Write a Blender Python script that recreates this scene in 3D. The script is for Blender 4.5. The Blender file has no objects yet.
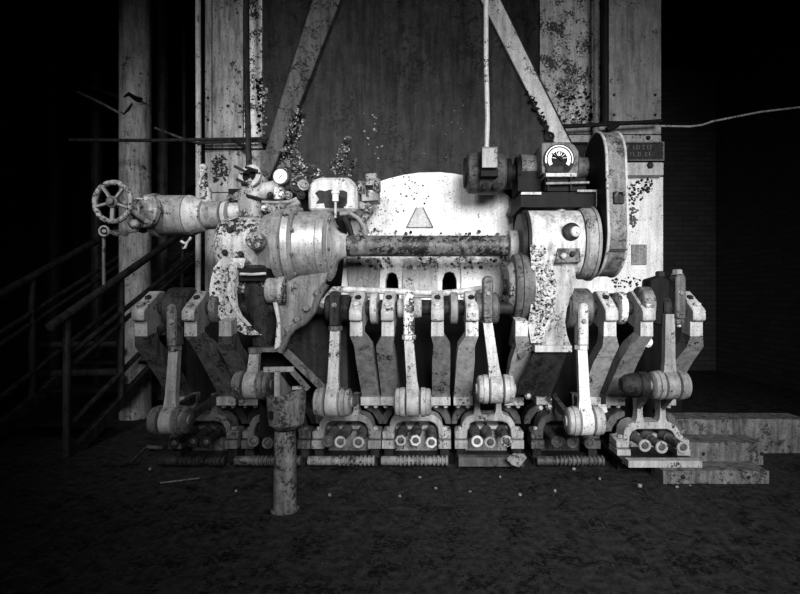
import bpy, bmesh, math, random
from mathutils import Vector, Matrix
from mathutils.geometry import tessellate_polygon
random.seed(7)
scene = bpy.context.scene
COL = scene.collection
# ------------------------------------------------------------------ camera, world, light, exposure
F, CX, CY, H = 480.0, 434.0, 297.0, 1.15          # focal length in px, principal point, eye height
cd = bpy.data.cameras.new('camera'); cam = bpy.data.objects.new('camera', cd); COL.objects.link(cam)
cd.sensor_width = 36; cd.lens = F / 800 * 36; cd.shift_x = (400 - CX) / 800
cd.clip_start = .05; cam.location = (0, 0, H); cam.rotation_euler = (math.pi / 2, 0, 0)
scene.camera = cam
w = bpy.data.worlds.new('world'); scene.world = w; w.use_nodes = True
w.node_tree.nodes['Background'].inputs[0].default_value = (1, 1, 1, 1)
w.node_tree.nodes['Background'].inputs[1].default_value = .018
def area(name, loc, target, size, power, spread=180):
    l = bpy.data.lights.new(name, 'AREA'); l.shape = 'RECTANGLE'; l.size, l.size_y = size; l.energy = power; l.spread = math.radians(spread)
    o = bpy.data.objects.new(name, l); COL.objects.link(o); o.location = loc
    o.rotation_euler = (Vector(target) - Vector(loc)).to_track_quat('-Z', 'Y').to_euler()
area('front_key_area', (1.15, -1.7, 2.55), (.75, 3.4, 1.3), (2.0, 1.5), 50, 64)  # unseen area lamp added behind the camera as key light, not a window
area('side_fill_area', (-1.9, -.8, 3.6), (-1.5, 3.5, 2.0), (1.0, .8), 14, 52)  # unseen area lamp added to brighten pipe, pillar and drum at the left
vs = scene.view_settings
vs.view_transform = 'Standard'; vs.look = 'None'; vs.gamma = 1; vs.exposure = .55; vs.use_curve_mapping = False

# ------------------------------------------------------------------ helpers
def W(px, py, d):                                  # photo pixel + distance from the eye plane -> metres
    return Vector(((px - CX) * d / F, d, H - (py - CY) * d / F))
def V(*a): return Vector(a)
ORG = {}
def finish(bm, name, smooth=.62):
    bmesh.ops.recalc_face_normals(bm, faces=bm.faces)
    for e in bm.edges:
        if len(e.link_faces) == 2: e.smooth = e.calc_face_angle(0) < smooth
    for f in bm.faces: f.smooth = True
    c = Vector((0, 0, 0))
    if bm.verts:
        lo = Vector([min(v.co[i] for v in bm.verts) for i in range(3)])
        hi = Vector([max(v.co[i] for v in bm.verts) for i in range(3)])
        c = (lo + hi) / 2
    bmesh.ops.translate(bm, verts=bm.verts, vec=-c)
    me = bpy.data.meshes.new(name); bm.to_mesh(me); bm.free()
    return me, c
def link(name, me, c, mat, parent=None):
    o = bpy.data.objects.new(name, me); COL.objects.link(o)
    if mat is not None and not me.materials: me.materials.append(mat)
    o.location = c - ORG[parent.name] if parent else c
    if parent: o.parent = parent
    ORG[o.name] = c.copy()
    return o
def part(name, bm, mat, parent=None, label=None):
    me, c = finish(bm, name); o = link(name, me, c, mat, parent)
    if label: o['label'] = label
    return o
def tag(o, label, cat, group=None):
    o['label'] = label; o['category'] = cat
    if group: o['group'] = group
    return o
def solo(name, bm, mat, label, cat, group=None): return tag(part(name, bm, mat), label, cat, group)
def struct(name, bm, mat):
    o = part(name, bm, mat); o['kind'] = 'structure'; return o
def thing(name, label, cat, loc, group=None):
    o = bpy.data.objects.new(name, None); COL.objects.link(o); o.location = loc; o.empty_display_size = .1
    ORG[o.name] = Vector(loc); return tag(o, label, cat, group)
def NB(): return bmesh.new()
def loft(rings, bm=None, cap=True, closed=False):
    bm = bm or NB()
    R = [[bm.verts.new(p) for p in r] for r in rings]
    n = len(R[0])
    pairs = list(zip(R, R[1:])) + ([(R[-1], R[0])] if closed else [])
    for a, b in pairs:
        for i in range(n): bm.faces.new((a[i], a[(i + 1) % n], b[(i + 1) % n], b[i]))
    if cap and not closed: bm.faces.new(R[0]); bm.faces.new(R[-1])
    return bm
def frame(ax):
    ax = Vector(ax).normalized(); u = ax.cross(V(0, 0, 1))
    if u.length < .1: u = ax.cross(V(0, 1, 0))
    u.normalize(); return ax, u, ax.cross(u).normalized()
def lathe(o, ax, prof, seg=28, bm=None):
    ax, u, v = frame(ax); o = Vector(o); rings = []
    for t, r in prof:
        r = max(r, 1e-4)
        rings.append([o + ax * t + (u * math.cos(2 * math.pi * k / seg) + v * math.sin(2 * math.pi * k / seg)) * r for k in range(seg)])
    return loft(rings, bm)
def cyl(a, b, r, r2=None, seg=20, bm=None, ch=None):
    a, b = Vector(a), Vector(b); L = (b - a).length; r2 = r if r2 is None else r2
    c = min(r, r2) * .12 if ch is None else ch; c = min(c, L * .3)
    return lathe(a, b - a, [(0, r - c), (c, r), (L - c, r2), (L, r2 - c)], seg, bm)
def tube(pts, r, seg=10, bm=None):
    pts = [Vector(p) for p in pts]; rings = []; u = None
    rs = r if isinstance(r, (list, tuple)) else [r] * len(pts)
    for i, p in enumerate(pts):
        t = (pts[min(i + 1, len(pts) - 1)] - pts[max(i - 1, 0)]).normalized()
        if u is None: u = frame(t)[1]
        u = (u - t * u.dot(t)).normalized(); v = t.cross(u)
        rings.append([p + (u * math.cos(2 * math.pi * k / seg) + v * math.sin(2 * math.pi * k / seg)) * rs[i] for k in range(seg)])
    return loft(rings, bm)
def torus(c, ax, R, r, seg=36, s2=10, bm=None):
    ax, u, v = frame(ax); c = Vector(c); rings = []
    for k in range(seg):
        a = 2 * math.pi * k / seg; rd = u * math.cos(a) + v * math.sin(a)
        rings.append([c + rd * (R + r * math.cos(2 * math.pi * j / s2)) + ax * r * math.sin(2 * math.pi * j / s2) for j in range(s2)])
    return loft(rings, bm, closed=True)
def bevel(bm, w, geom=None, seg=1):
    es = [e for e in (geom or bm.edges) if len(e.link_faces) == 2 and e.calc_face_angle(0) > .5]
    if es: bmesh.ops.bevel(bm, geom=es, offset=w, segments=seg, affect='EDGES', clamp_overlap=True)
    return bm
def box(x0, x1, y0, y1, z0, z1, bv=.004, bm=None):
    b = NB()
    r = lambda z: [V(x0, y0, z), V(x1, y0, z), V(x1, y1, z), V(x0, y1, z)]
    loft([r(z0), r(z1)], b)
    if bv: bevel(b, bv)
    return merge(bm, b)
def merge(bm, b):
    if bm is None: return b
    me = bpy.data.meshes.new('tmp'); b.to_mesh(me); b.free(); bm.from_mesh(me); bpy.data.meshes.remove(me); return bm
def obox(a, b, wx, wy, bv=.003, bm=None):            # rectangular bar from a to b
    a, b = Vector(a), Vector(b); t, u, v = frame(b - a); q = NB()
    r = lambda p: [p + u * wx / 2 * i + v * wy / 2 * j for i, j in ((-1, -1), (1, -1), (1, 1), (-1, 1))]
    loft([r(a), r(b)], q)
    if bv: bevel(q, bv)
    return merge(bm, q)
def prism(loop, ext, holes=(), bv=0, bm=None):       # planar loop (+holes) pushed along ext
    b = NB(); loops = [[Vector(p) for p in loop]] + [[Vector(p) for p in h] for h in holes]; ext = Vector(ext)
    vs0 = [b.verts.new(p) for l in loops for p in l]; vs1 = [b.verts.new(p + ext) for l in loops for p in l]
    if holes:
        for t in tessellate_polygon(loops):
            try: b.faces.new([vs0[i] for i in t]); b.faces.new([vs1[i] for i in t])
            except ValueError: pass
    else: b.faces.new(vs0); b.faces.new(vs1)
    k = 0
    for l in loops:
        n = len(l)
        for i in range(n): b.faces.new((vs0[k + i], vs0[k + (i + 1) % n], vs1[k + (i + 1) % n], vs1[k + i]))
        k += n
    bmesh.ops.recalc_face_normals(b, faces=b.faces)
    if bv: bevel(b, bv)
    return merge(bm, b)
def pp(pts, d, t, holes=(), bv=.004, bm=None):       # photo outline standing at distance d, t metres thick
    return prism([W(x, y, d) for x, y in pts], (0, t, 0), [[W(x, y, d) for x, y in h] for h in holes], bv, bm)
BC = {}
def bolt(parent, pos, ax=(0, -1, 0), r=.013, h=.014, mat=None, seg=6, name='bolt'):
    key = (round(r, 4), round(h, 4), seg, mat.name)
    if key not in BC:
        b = lathe((0, 0, 0), (0, 0, 1), [(-.004, r * 1.25), (0, r * 1.25), (.001, r), (h * .8, r), (h, r * .75)], seg)
        bmesh.ops.recalc_face_normals(b, faces=b.faces)
        for f in b.faces: f.smooth = False
        me = bpy.data.meshes.new(name); b.to_mesh(me); b.free(); me.materials.append(mat); BC[key] = me
    o = bpy.data.objects.new(name, BC[key]); COL.objects.link(o); o.parent = parent
    o.location = Vector(pos) - ORG[parent.name]
    o.rotation_euler = Vector(ax).to_track_quat('Z', 'Y').to_euler(); return o

def inside(p, poly):
    c = False; n = len(poly)
    for i in range(n):
        (x0, y0), (x1, y1) = poly[i], poly[i - 1]
        if (y0 > p[1]) != (y1 > p[1]) and p[0] < (x1 - x0) * (p[1] - y0) / (y1 - y0) + x0: c = not c
    return c
def flakes(parent, poly, d, n, size, mat, name='paint_flakes'):   # curled scales of paint standing off a surface at distance d
    b = NB(); k = 0; xs = [p[0] for p in poly]; ys = [p[1] for p in poly]
    while k < n:
        p = (random.uniform(min(xs), max(xs)), random.uniform(min(ys), max(ys)))
        if not inside(p, poly): continue
        k += 1; m = random.randint(4, 6); a0 = random.random() * 6.3; sz = size * random.uniform(.4, 1.2); lean = random.uniform(-.8, .8); ln2 = random.uniform(-.8, .8)
        ring = []
        for j in range(m):
            a = a0 + 2 * math.pi * j / m; r = sz * random.uniform(.6, 1.1); q = W(p[0] + r * math.cos(a), p[1] + r * .9 * math.sin(a), d)
            q.y -= (.006 + max(-.005, (lean * math.cos(a) + ln2 * math.sin(a)) * r * .006)); ring.append(q)
        loft([ring, [q + V(0, .003, 0) for q in ring]], b)
    o = part(name, b, mat, parent); o['kind'] = 'stuff'; return o

# ------------------------------------------------------------------ materials (all procedural, monochrome)
MC = {}
def paint(name, base, chip=.02, amt=.35, scale=9, rough=.55, metal=0, var=.25, bump=.35, edge=1.35):
    if name in MC: return MC[name]
    m = bpy.data.materials.new(name); m.use_nodes = True; nt = m.node_tree; N = nt.nodes; L = nt.links
    bs = N['Principled BSDF']; geo = N.new('ShaderNodeNewGeometry')
    def noise(s, det, rg=.6):
        n = N.new('ShaderNodeTexNoise'); n.inputs['Scale'].default_value = s; n.inputs['Detail'].default_value = det
        n.inputs['Roughness'].default_value = rg; L.new(geo.outputs['Position'], n.inputs['Vector']); return n.outputs['Fac']
    def math_(op, a, b):
        n = N.new('ShaderNodeMath'); n.operation = op
        for i, q in enumerate((a, b)):
            if hasattr(q, 'links') or hasattr(q, 'node'): L.new(q, n.inputs[i])
            else: n.inputs[i].default_value = q
        return n.outputs[0]
    big = noise(scale * .5, 3); mid = noise(scale * 3.6, 5, .66); fine = noise(scale * 11, 4, .7)
    mk = math_('ADD', math_('MULTIPLY', big, .7), math_('ADD', math_('MULTIPLY', mid, .9), math_('MULTIPLY', fine, .4)))  # ~1.0 mean
    thr = 1.0 + (.5 - amt) * .62
    ramp = N.new('ShaderNodeValToRGB'); el = ramp.color_ramp.elements
    L.new(math_('MULTIPLY', mk, .5), ramp.inputs[0])
    t = thr * .5
    g = lambda c: (c, c, c, 1)
    el[0].position = 0; el[0].color = g(base); el[1].position = min(t + .006, 1); el[1].color = g(chip)
    e = el.new(t - .012); e.color = g(base); e = el.new(t - .002); e.color = g(min(base * edge, .9))
    vr = N.new('ShaderNodeMapRange'); L.new(noise(scale * 1.2, 10, .75), vr.inputs[0])
    vr.inputs[1].default_value = .3; vr.inputs[2].default_value = .7; vr.inputs[3].default_value = 1 - var; vr.inputs[4].default_value = 1 + var * .5
    sp = N.new('ShaderNodeMapRange'); L.new(noise(scale * 9, 3, .65), sp.inputs[0])
    sp.inputs[1].default_value = .33; sp.inputs[2].default_value = .40; sp.inputs[3].default_value = .12; sp.inputs[4].default_value = 1
    mp = N.new('ShaderNodeMapping'); mp.inputs['Scale'].default_value = (1, 1, .12); L.new(geo.outputs['Position'], mp.inputs['Vector'])
    sn = N.new('ShaderNodeTexNoise'); sn.inputs['Scale'].default_value = 22; sn.inputs['Detail'].default_value = 6; sn.inputs['Roughness'].default_value = .7; L.new(mp.outputs[0], sn.inputs['Vector'])
    sr_ = N.new('ShaderNodeMapRange'); L.new(sn.outputs['Fac'], sr_.inputs[0]); sr_.inputs[1].default_value = .32; sr_.inputs[2].default_value = .6
    sr_.inputs[3].default_value = 1 - min(.75, var * 1.5 + .12); sr_.inputs[4].default_value = 1.06
    mx = N.new('ShaderNodeMixRGB'); mx.blend_type = 'MULTIPLY'; mx.inputs[0].default_value = 1
    L.new(ramp.outputs[0], mx.inputs[1]); L.new(math_('MULTIPLY', math_('MULTIPLY', vr.outputs[0], sr_.outputs[0]), sp.outputs[0]), mx.inputs[2])
    L.new(mx.outputs[0], bs.inputs['Base Color'])
    bs.inputs['Roughness'].default_value = rough; bs.inputs['Metallic'].default_value = metal
    bs.inputs['Specular IOR Level'].default_value = .4 if base > .1 else .1
    bp = N.new('ShaderNodeBump'); bp.inputs['Strength'].default_value = bump; bp.inputs['Distance'].default_value = .006
    hgt = math_('ADD', math_('MULTIPLY', ramp.outputs[0], .8), math_('MULTIPLY', fine, .5))
    L.new(hgt, bp.inputs['Height']); L.new(bp.outputs[0], bs.inputs['Normal'])
    MC[name] = m; return m
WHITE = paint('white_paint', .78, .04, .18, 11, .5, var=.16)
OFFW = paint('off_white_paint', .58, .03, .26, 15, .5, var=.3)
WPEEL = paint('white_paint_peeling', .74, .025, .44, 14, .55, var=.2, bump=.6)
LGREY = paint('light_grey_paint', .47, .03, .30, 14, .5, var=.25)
GREY = paint('grey_paint', .28, .02, .28, 14, .55, var=.3)
GPEEL = paint('grey_paint_peeling', .34, .015, .43, 15, .6, var=.35, bump=.6)
MID = paint('worn_grey_iron', .12, .015, .35, 16, .55, var=.4)
DARK = paint('dark_iron', .032, .012, .35, 14, .5, var=.4, bump=.5)
BLACK = paint('black_iron', .009, .005, .3, 14, .6, var=.4)
STEEL = paint('worn_steel', .52, .04, .27, 11, .46, metal=.55, var=.3, bump=.15)
BRIGHT = paint('bright_steel', .78, .2, .12, 20, .3, metal=.35, var=.15, bump=.1)
HOPPER = paint('hopper_steel', .027, .010, .33, 10, .5, var=.6, bump=.3, edge=2.2)
FLAKE = paint('flaking_grey_paint', .22, .012, .52, 24, .6, var=.5, bump=.8, edge=2.5)
CASE = paint('casing_paint', .33, .02, .26, 6, .55, var=.45, bump=.3)
CONC = paint('pillar_paint', .40, .05, .25, 7, .7, var=.4, bump=.5)
GLOOM = paint('soot_black', .02, .008, .4, 6, .8, var=.5)
WOOD = paint('weathered_wood', .2, .05, .36, 12, .75, var=.5, bump=.6)
FLOORM = paint('oily_concrete', .045, .012, .40, 12, .6, var=.6, bump=.7, edge=1.6)
CHIPM = paint('paint_chip', .3, .1, .3, 20, .7)
DIALM = paint('dial_white', .85, .8, .02, 20, .4, var=.03, bump=0)
SCREWM = paint('bolt_iron', .22, .03, .3, 30, .45, metal=.3)
SCREWL = paint('bolt_light', .6, .05, .25, 30, .45)
def brickmat():
    m = bpy.data.materials.new('sooty_brick'); m.use_nodes = True; N = m.node_tree.nodes; L = m.node_tree.links
    geo = N.new('ShaderNodeNewGeometry'); sx = N.new('ShaderNodeSeparateXYZ'); cb = N.new('ShaderNodeCombineXYZ'); ad = N.new('ShaderNodeMath')
    L.new(geo.outputs['Position'], sx.inputs[0]); L.new(sx.outputs[0], ad.inputs[0]); L.new(sx.outputs[1], ad.inputs[1])
    L.new(ad.outputs[0], cb.inputs[0]); L.new(sx.outputs[2], cb.inputs[1])
    b = N.new('ShaderNodeTexBrick'); L.new(cb.outputs[0], b.inputs['Vector'])
    b.inputs['Color1'].default_value = (.03, .03, .03, 1); b.inputs['Color2'].default_value = (.018, .018, .018, 1); b.inputs['Mortar'].default_value = (.008, .008, .008, 1)
    b.inputs['Scale'].default_value = 1; b.inputs['Brick Width'].default_value = .23; b.inputs['Row Height'].default_value = .078; b.inputs['Mortar Size'].default_value = .006
    L.new(b.outputs[0], N['Principled BSDF'].inputs['Base Color']); N['Principled BSDF'].inputs['Roughness'].default_value = .8
    bp = N.new('ShaderNodeBump'); bp.inputs['Strength'].default_value = .6; bp.inputs['Distance'].default_value = .01; bp.invert = True
    L.new(b.outputs['Fac'], bp.inputs['Height']); L.new(bp.outputs[0], N['Principled BSDF'].inputs['Normal']); return m
HPEEL = paint('housing_peeling', .50, .02, .40, 13, .55, var=.3, bump=.7, edge=1.5)
SIDE = paint('side_plate_grey', .19, .02, .26, 14, .55, var=.35)
PEDM = paint('pedestal_grey', .36, .03, .28, 14, .5, var=.5)
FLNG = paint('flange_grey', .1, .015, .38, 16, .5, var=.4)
MOTM = paint('motor_grey', .08, .015, .34, 18, .5, var=.5)
RUSTD = paint('sooty_rust', .03, .006, .45, 20, .7, var=.7, bump=.9, edge=3)
RUSTY = paint('rusty_pitted_iron', .2, .03, .42, 16, .6, var=.6, bump=.9, edge=1.6)
BRICK = brickmat()

# ------------------------------------------------------------------ the setting
struct('floor', box(-5.2, 4.6, -.6, 7.6, -.12, 0, 0), FLOORM)
struct('ceiling', box(-5.2, 4.6, -.6, 7.6, 4.7, 4.8, 0), GLOOM)
struct('wall_back', box(-5.2, 4.6, 7.5, 7.7, 0, 4.7, 0), BRICK)
struct('wall_left', box(-5.3, -5.1, -.6, 7.5, 0, 4.7, 0), BRICK)
struct('wall_right', box(4.4, 4.6, -.6, 7.5, 0, 4.7, 0), BRICK)

# boiler casing behind the stoker
bc = thing('boiler_casing', 'tall painted steel boiler casing with riveted plates behind the hopper', 'boiler', (0, 4.6, 0))
part('body', box(-2.0, 1.99, 4.24, 6.2, 0, 4.4, .01), GLOOM, bc)
def plate_px(x0, x1, y0, y1, mat, d=4.2, t=.05, parent=bc, name='panel', bv=.006):
    a, b = W(x0, y1, d), W(x1, y0, d)
    return part(name, box(a.x, b.x, d, d + t, max(a.z, .02), b.z, bv), mat, parent)
plate_px(205, 211.5, -40, 148, CASE); plate_px(212.5, 243, -40, 148, CASE); plate_px(244, 262, -40, 148, WPEEL); plate_px(263, 340, -40, 148, DARK)
plate_px(205, 300, 150, 192, CASE); plate_px(205, 300, 193, 425, CASE)
plate_px(540, 601, -40, 124, GPEEL); plate_px(609, 661, -40, 121, SIDE)
plate_px(560, 661, 125, 134, GREY, 4.17, .08); plate_px(560, 661, 135, 142, GREY, 4.16, .09)
plate_px(600, 663.5, 162.5, 175, LGREY, 4.1, .14)
plate_px(545, 663, 177, 425, WHITE)
plate_px(632, 647, 244.5, 264.5, GREY, 4.18, .02, name='cover_plate')
bolt(bc, W(650, 165.5, 4.1), r=.025, h=.02, mat=DARK)
bolt(bc, W(648, 138, 4.16), r=.018, h=.02, mat=DARK)
for x, y in ((240, 106), (240, 127), (208, 98), (208, 120), (228, 106), (614, 95), (614, 115), (655, 95), (655, 115)): bolt(bc, W(x, y, 4.2), r=.012, h=.012, mat=DARK)
# maker's plate: two worn, unreadable raised lines
np_ = thing('nameplate', 'dark cast nameplate with two worn lines of raised lettering', 'sign', W(643, 161, 4.1))
a, b = W(622, 161.5, 4.1), W(663, 142.5, 4.1)
part('plate', box(a.x, b.x, 4.09, 4.155, a.z, b.z, .005), DARK, np_)
fr = NB()
for x0, x1, z0, z1 in ((a.x, b.x, a.z, a.z + .01), (a.x, b.x, b.z - .01, b.z), (b.x - .014, b.x, a.z + .011, b.z - .011)): box(x0, x1, 4.075, 4.0895, z0, z1, .002, fr)
part('rim', fr, MID, np_)
for row, (yy, xs) in enumerate(((147.5, (628, 634, 637, 639.5, 643.5, 648, 651)), (154.5, (631, 634, 638.5, 641, 646, 650, 653)))):
    for k, x in enumerate(xs):
        c = W(x, yy, 4.09); q = NB()
        box(c.x - .009, c.x - .003, 4.083, 4.0895, c.z - .017, c.z + .017, .001, q)
        if k % 2 == 0: box(c.x - .0025, c.x + .009, 4.083, 4.0895, c.z + .01, c.z + .016, .001, q)
        if k % 3: box(c.x - .0025, c.x + .008, 4.083, 4.0895, c.z - .016, c.z - .01, .001, q)
        part('letter', q, MID, np_)

flakes(bc, [(256, 80), (262, 80), (263, 105), (261, 136), (257, 134), (259, 110)], 4.198, 60, 1.8, BLACK)
flakes(bc, [(262, 84), (268, 90), (266, 136), (261, 134)], 4.198, 40, 1.6, CASE)
flakes(bc, [(212, 160), (220, 153), (227, 160), (228, 176), (222, 186), (213, 180)], 4.198, 110, 1.7, DARK)
flakes(bc, [(627, 186), (640, 180), (655, 178), (652, 192), (640, 204), (629, 205)], 4.198, 70, 1.7, DARK)
flakes(bc, [(629, 206), (638, 210), (637, 224), (631, 229)], 4.198, 40, 1.8, MID)
flakes(bc, [(612, 280), (632, 276), (650, 280), (640, 286), (615, 288)], 4.198, 40, 1.6, DARK)
flakes(bc, [(548, 86), (600, 86), (600, 122), (560, 122)], 4.198, 130, 1.8, BLACK)
flakes(bc, [(548, 86), (600, 86), (600, 122), (560, 122)], 4.198, 60, 2.0, LGREY)
# coal hopper chute
hp = thing('coal_hopper', 'dark sloping steel coal hopper with flaking paint above the white apron', 'hopper', W(425, 190, 3.95))
part('front_plate', prism([W(253, 190, 3.88), W(596, 190, 3.88), W(488, -30, 3.88), W(320, -30, 3.88)], (0, .3, 0), bv=.01), HOPPER, hp)
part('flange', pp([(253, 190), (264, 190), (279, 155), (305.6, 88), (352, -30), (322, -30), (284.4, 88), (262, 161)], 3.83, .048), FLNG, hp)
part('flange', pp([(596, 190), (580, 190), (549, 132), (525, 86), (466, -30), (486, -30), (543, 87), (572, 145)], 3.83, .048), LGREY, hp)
flakes(hp, [(286, 142), (300, 118), (306, 122), (297, 146), (304, 160), (322, 172), (330, 182), (300, 186), (285, 186), (276, 172)], 3.878, 170, 2.2, FLAKE)
flakes(hp, [(286, 142), (300, 118), (306, 122), (297, 146), (304, 160), (322, 172), (330, 182), (300, 186), (285, 186), (276, 172)], 3.878, 110, 1.6, BLACK)
flakes(hp, [(286, 142), (300, 118), (306, 122), (297, 146), (304, 160), (322, 172), (330, 182), (300, 186), (285, 186), (276, 172)], 3.878, 70, 1.3, LGREY)
flakes(hp, [(345, 138), (352, 132), (350, 150), (348, 165), (358, 158), (352, 176), (335, 174), (328, 166), (338, 154)], 3.878, 70, 2.0, FLAKE)
flakes(hp, [(345, 138), (352, 132), (350, 150), (348, 165), (358, 158), (352, 176), (335, 174), (328, 166), (338, 154)], 3.878, 50, 1.5, BLACK)
flakes(hp, [(345, 138), (352, 132), (350, 150), (348, 165), (358, 158), (352, 176), (335, 174), (328, 166), (338, 154)], 3.878, 26, 1.2, LGREY)
flakes(hp, [(280, 150), (298, 105), (303, 108), (284, 158)], 3.826, 50, 1.8, FLAKE)
flakes(hp, [(280, 150), (298, 105), (303, 108), (284, 158)], 3.826, 36, 1.6, BLACK)
flakes(hp, [(280, 150), (298, 105), (303, 108), (284, 158)], 3.826, 26, 1.2, LGREY)
flakes(hp, [(524, 88), (529, 88), (556, 140), (548, 136)], 3.826, 50, 2.0, BLACK)
flakes(hp, [(360, 100), (380, 120), (385, 150), (375, 165), (362, 130)], 3.878, 14, 1.5, GREY)
flakes(hp, [(395, 110), (465, 100), (465, 165), (400, 160)], 3.878, 26, 1.0, MID)

# stoker casing: dark front, white apron with emblem
sc = thing('stoker_casing', 'white peeling apron plate with triangle emblem above dark stoker front', 'stoker casing', (0, 3.9, 0))
part('front_wall', box(-1.95, 1.95, 3.78, 4.15, 0, 1.18, .01), BLACK, sc)
ap = part('apron_plate', pp([(340, 300), (346, 236), (356, 200), (375, 182.5), (388, 178.5), (404, 174.5), (420, 172.3), (440, 172), (455, 173.5), (470, 176.5), (490, 184),
     (505, 193), (513, 200), (514, 300), (457, 300), (456.5, 280), (454, 273), (449.5, 271.5), (445, 273), (442.5, 280), (442, 300),
     (399, 300), (398, 280), (396, 274), (391.5, 272), (387.5, 274), (385.5, 281), (385, 300)], 3.66, .1), WHITE, sc)
tri = [W(406.5, 227.5, 3.655), W(433, 227.5, 3.655), W(423, 207.5, 3.655), (W(416.5, 207.5, 3.655))]
part('emblem', prism(tri, (0, .012, 0), bv=.003), LGREY, ap)
fr = NB()
for i, j in ((0, 1), (1, 2), (3, 0)): obox(tri[i] + V(0, -.003, 0), tri[j] + V(0, -.003, 0), .008, .008, .001, fr)
part('emblem_border', fr, MID, ap)
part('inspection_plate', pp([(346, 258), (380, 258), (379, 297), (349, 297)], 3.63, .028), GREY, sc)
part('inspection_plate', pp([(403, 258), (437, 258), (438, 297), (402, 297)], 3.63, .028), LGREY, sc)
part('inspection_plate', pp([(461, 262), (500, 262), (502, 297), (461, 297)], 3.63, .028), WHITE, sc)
band = [(346, 231), (372, 228), (400, 232), (440, 233), (480, 231), (508, 236), (508, 262), (497, 272), (480, 268), (466, 274), (458, 268), (440, 262), (412, 270), (400, 270), (396, 264), (372, 270), (352, 264)]
flakes(sc, band, 3.628, 130, 2.2, FLAKE); flakes(sc, band, 3.628, 110, 2.4, WHITE); flakes(sc, band, 3.63, 60, 2.0, BLACK)
flakes(sc, [(392, 178), (412, 176), (430, 190), (428, 205), (418, 203), (410, 198), (404, 215), (393, 212)], 3.659, 34, 1.1, DARK)
flakes(sc, [(360, 200), (392, 180), (396, 228), (362, 226)], 3.659, 40, .8, MID)
cs = thing('casting_lug', 'thin hooked lug of worn iron at the apron corner under the motor', 'bracket', W(513, 210, 3.55))
part('lug', pp([(509, 211), (514, 197), (516.5, 197), (517, 212), (513, 213)], 3.5, .15), GREY, cs)

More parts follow.
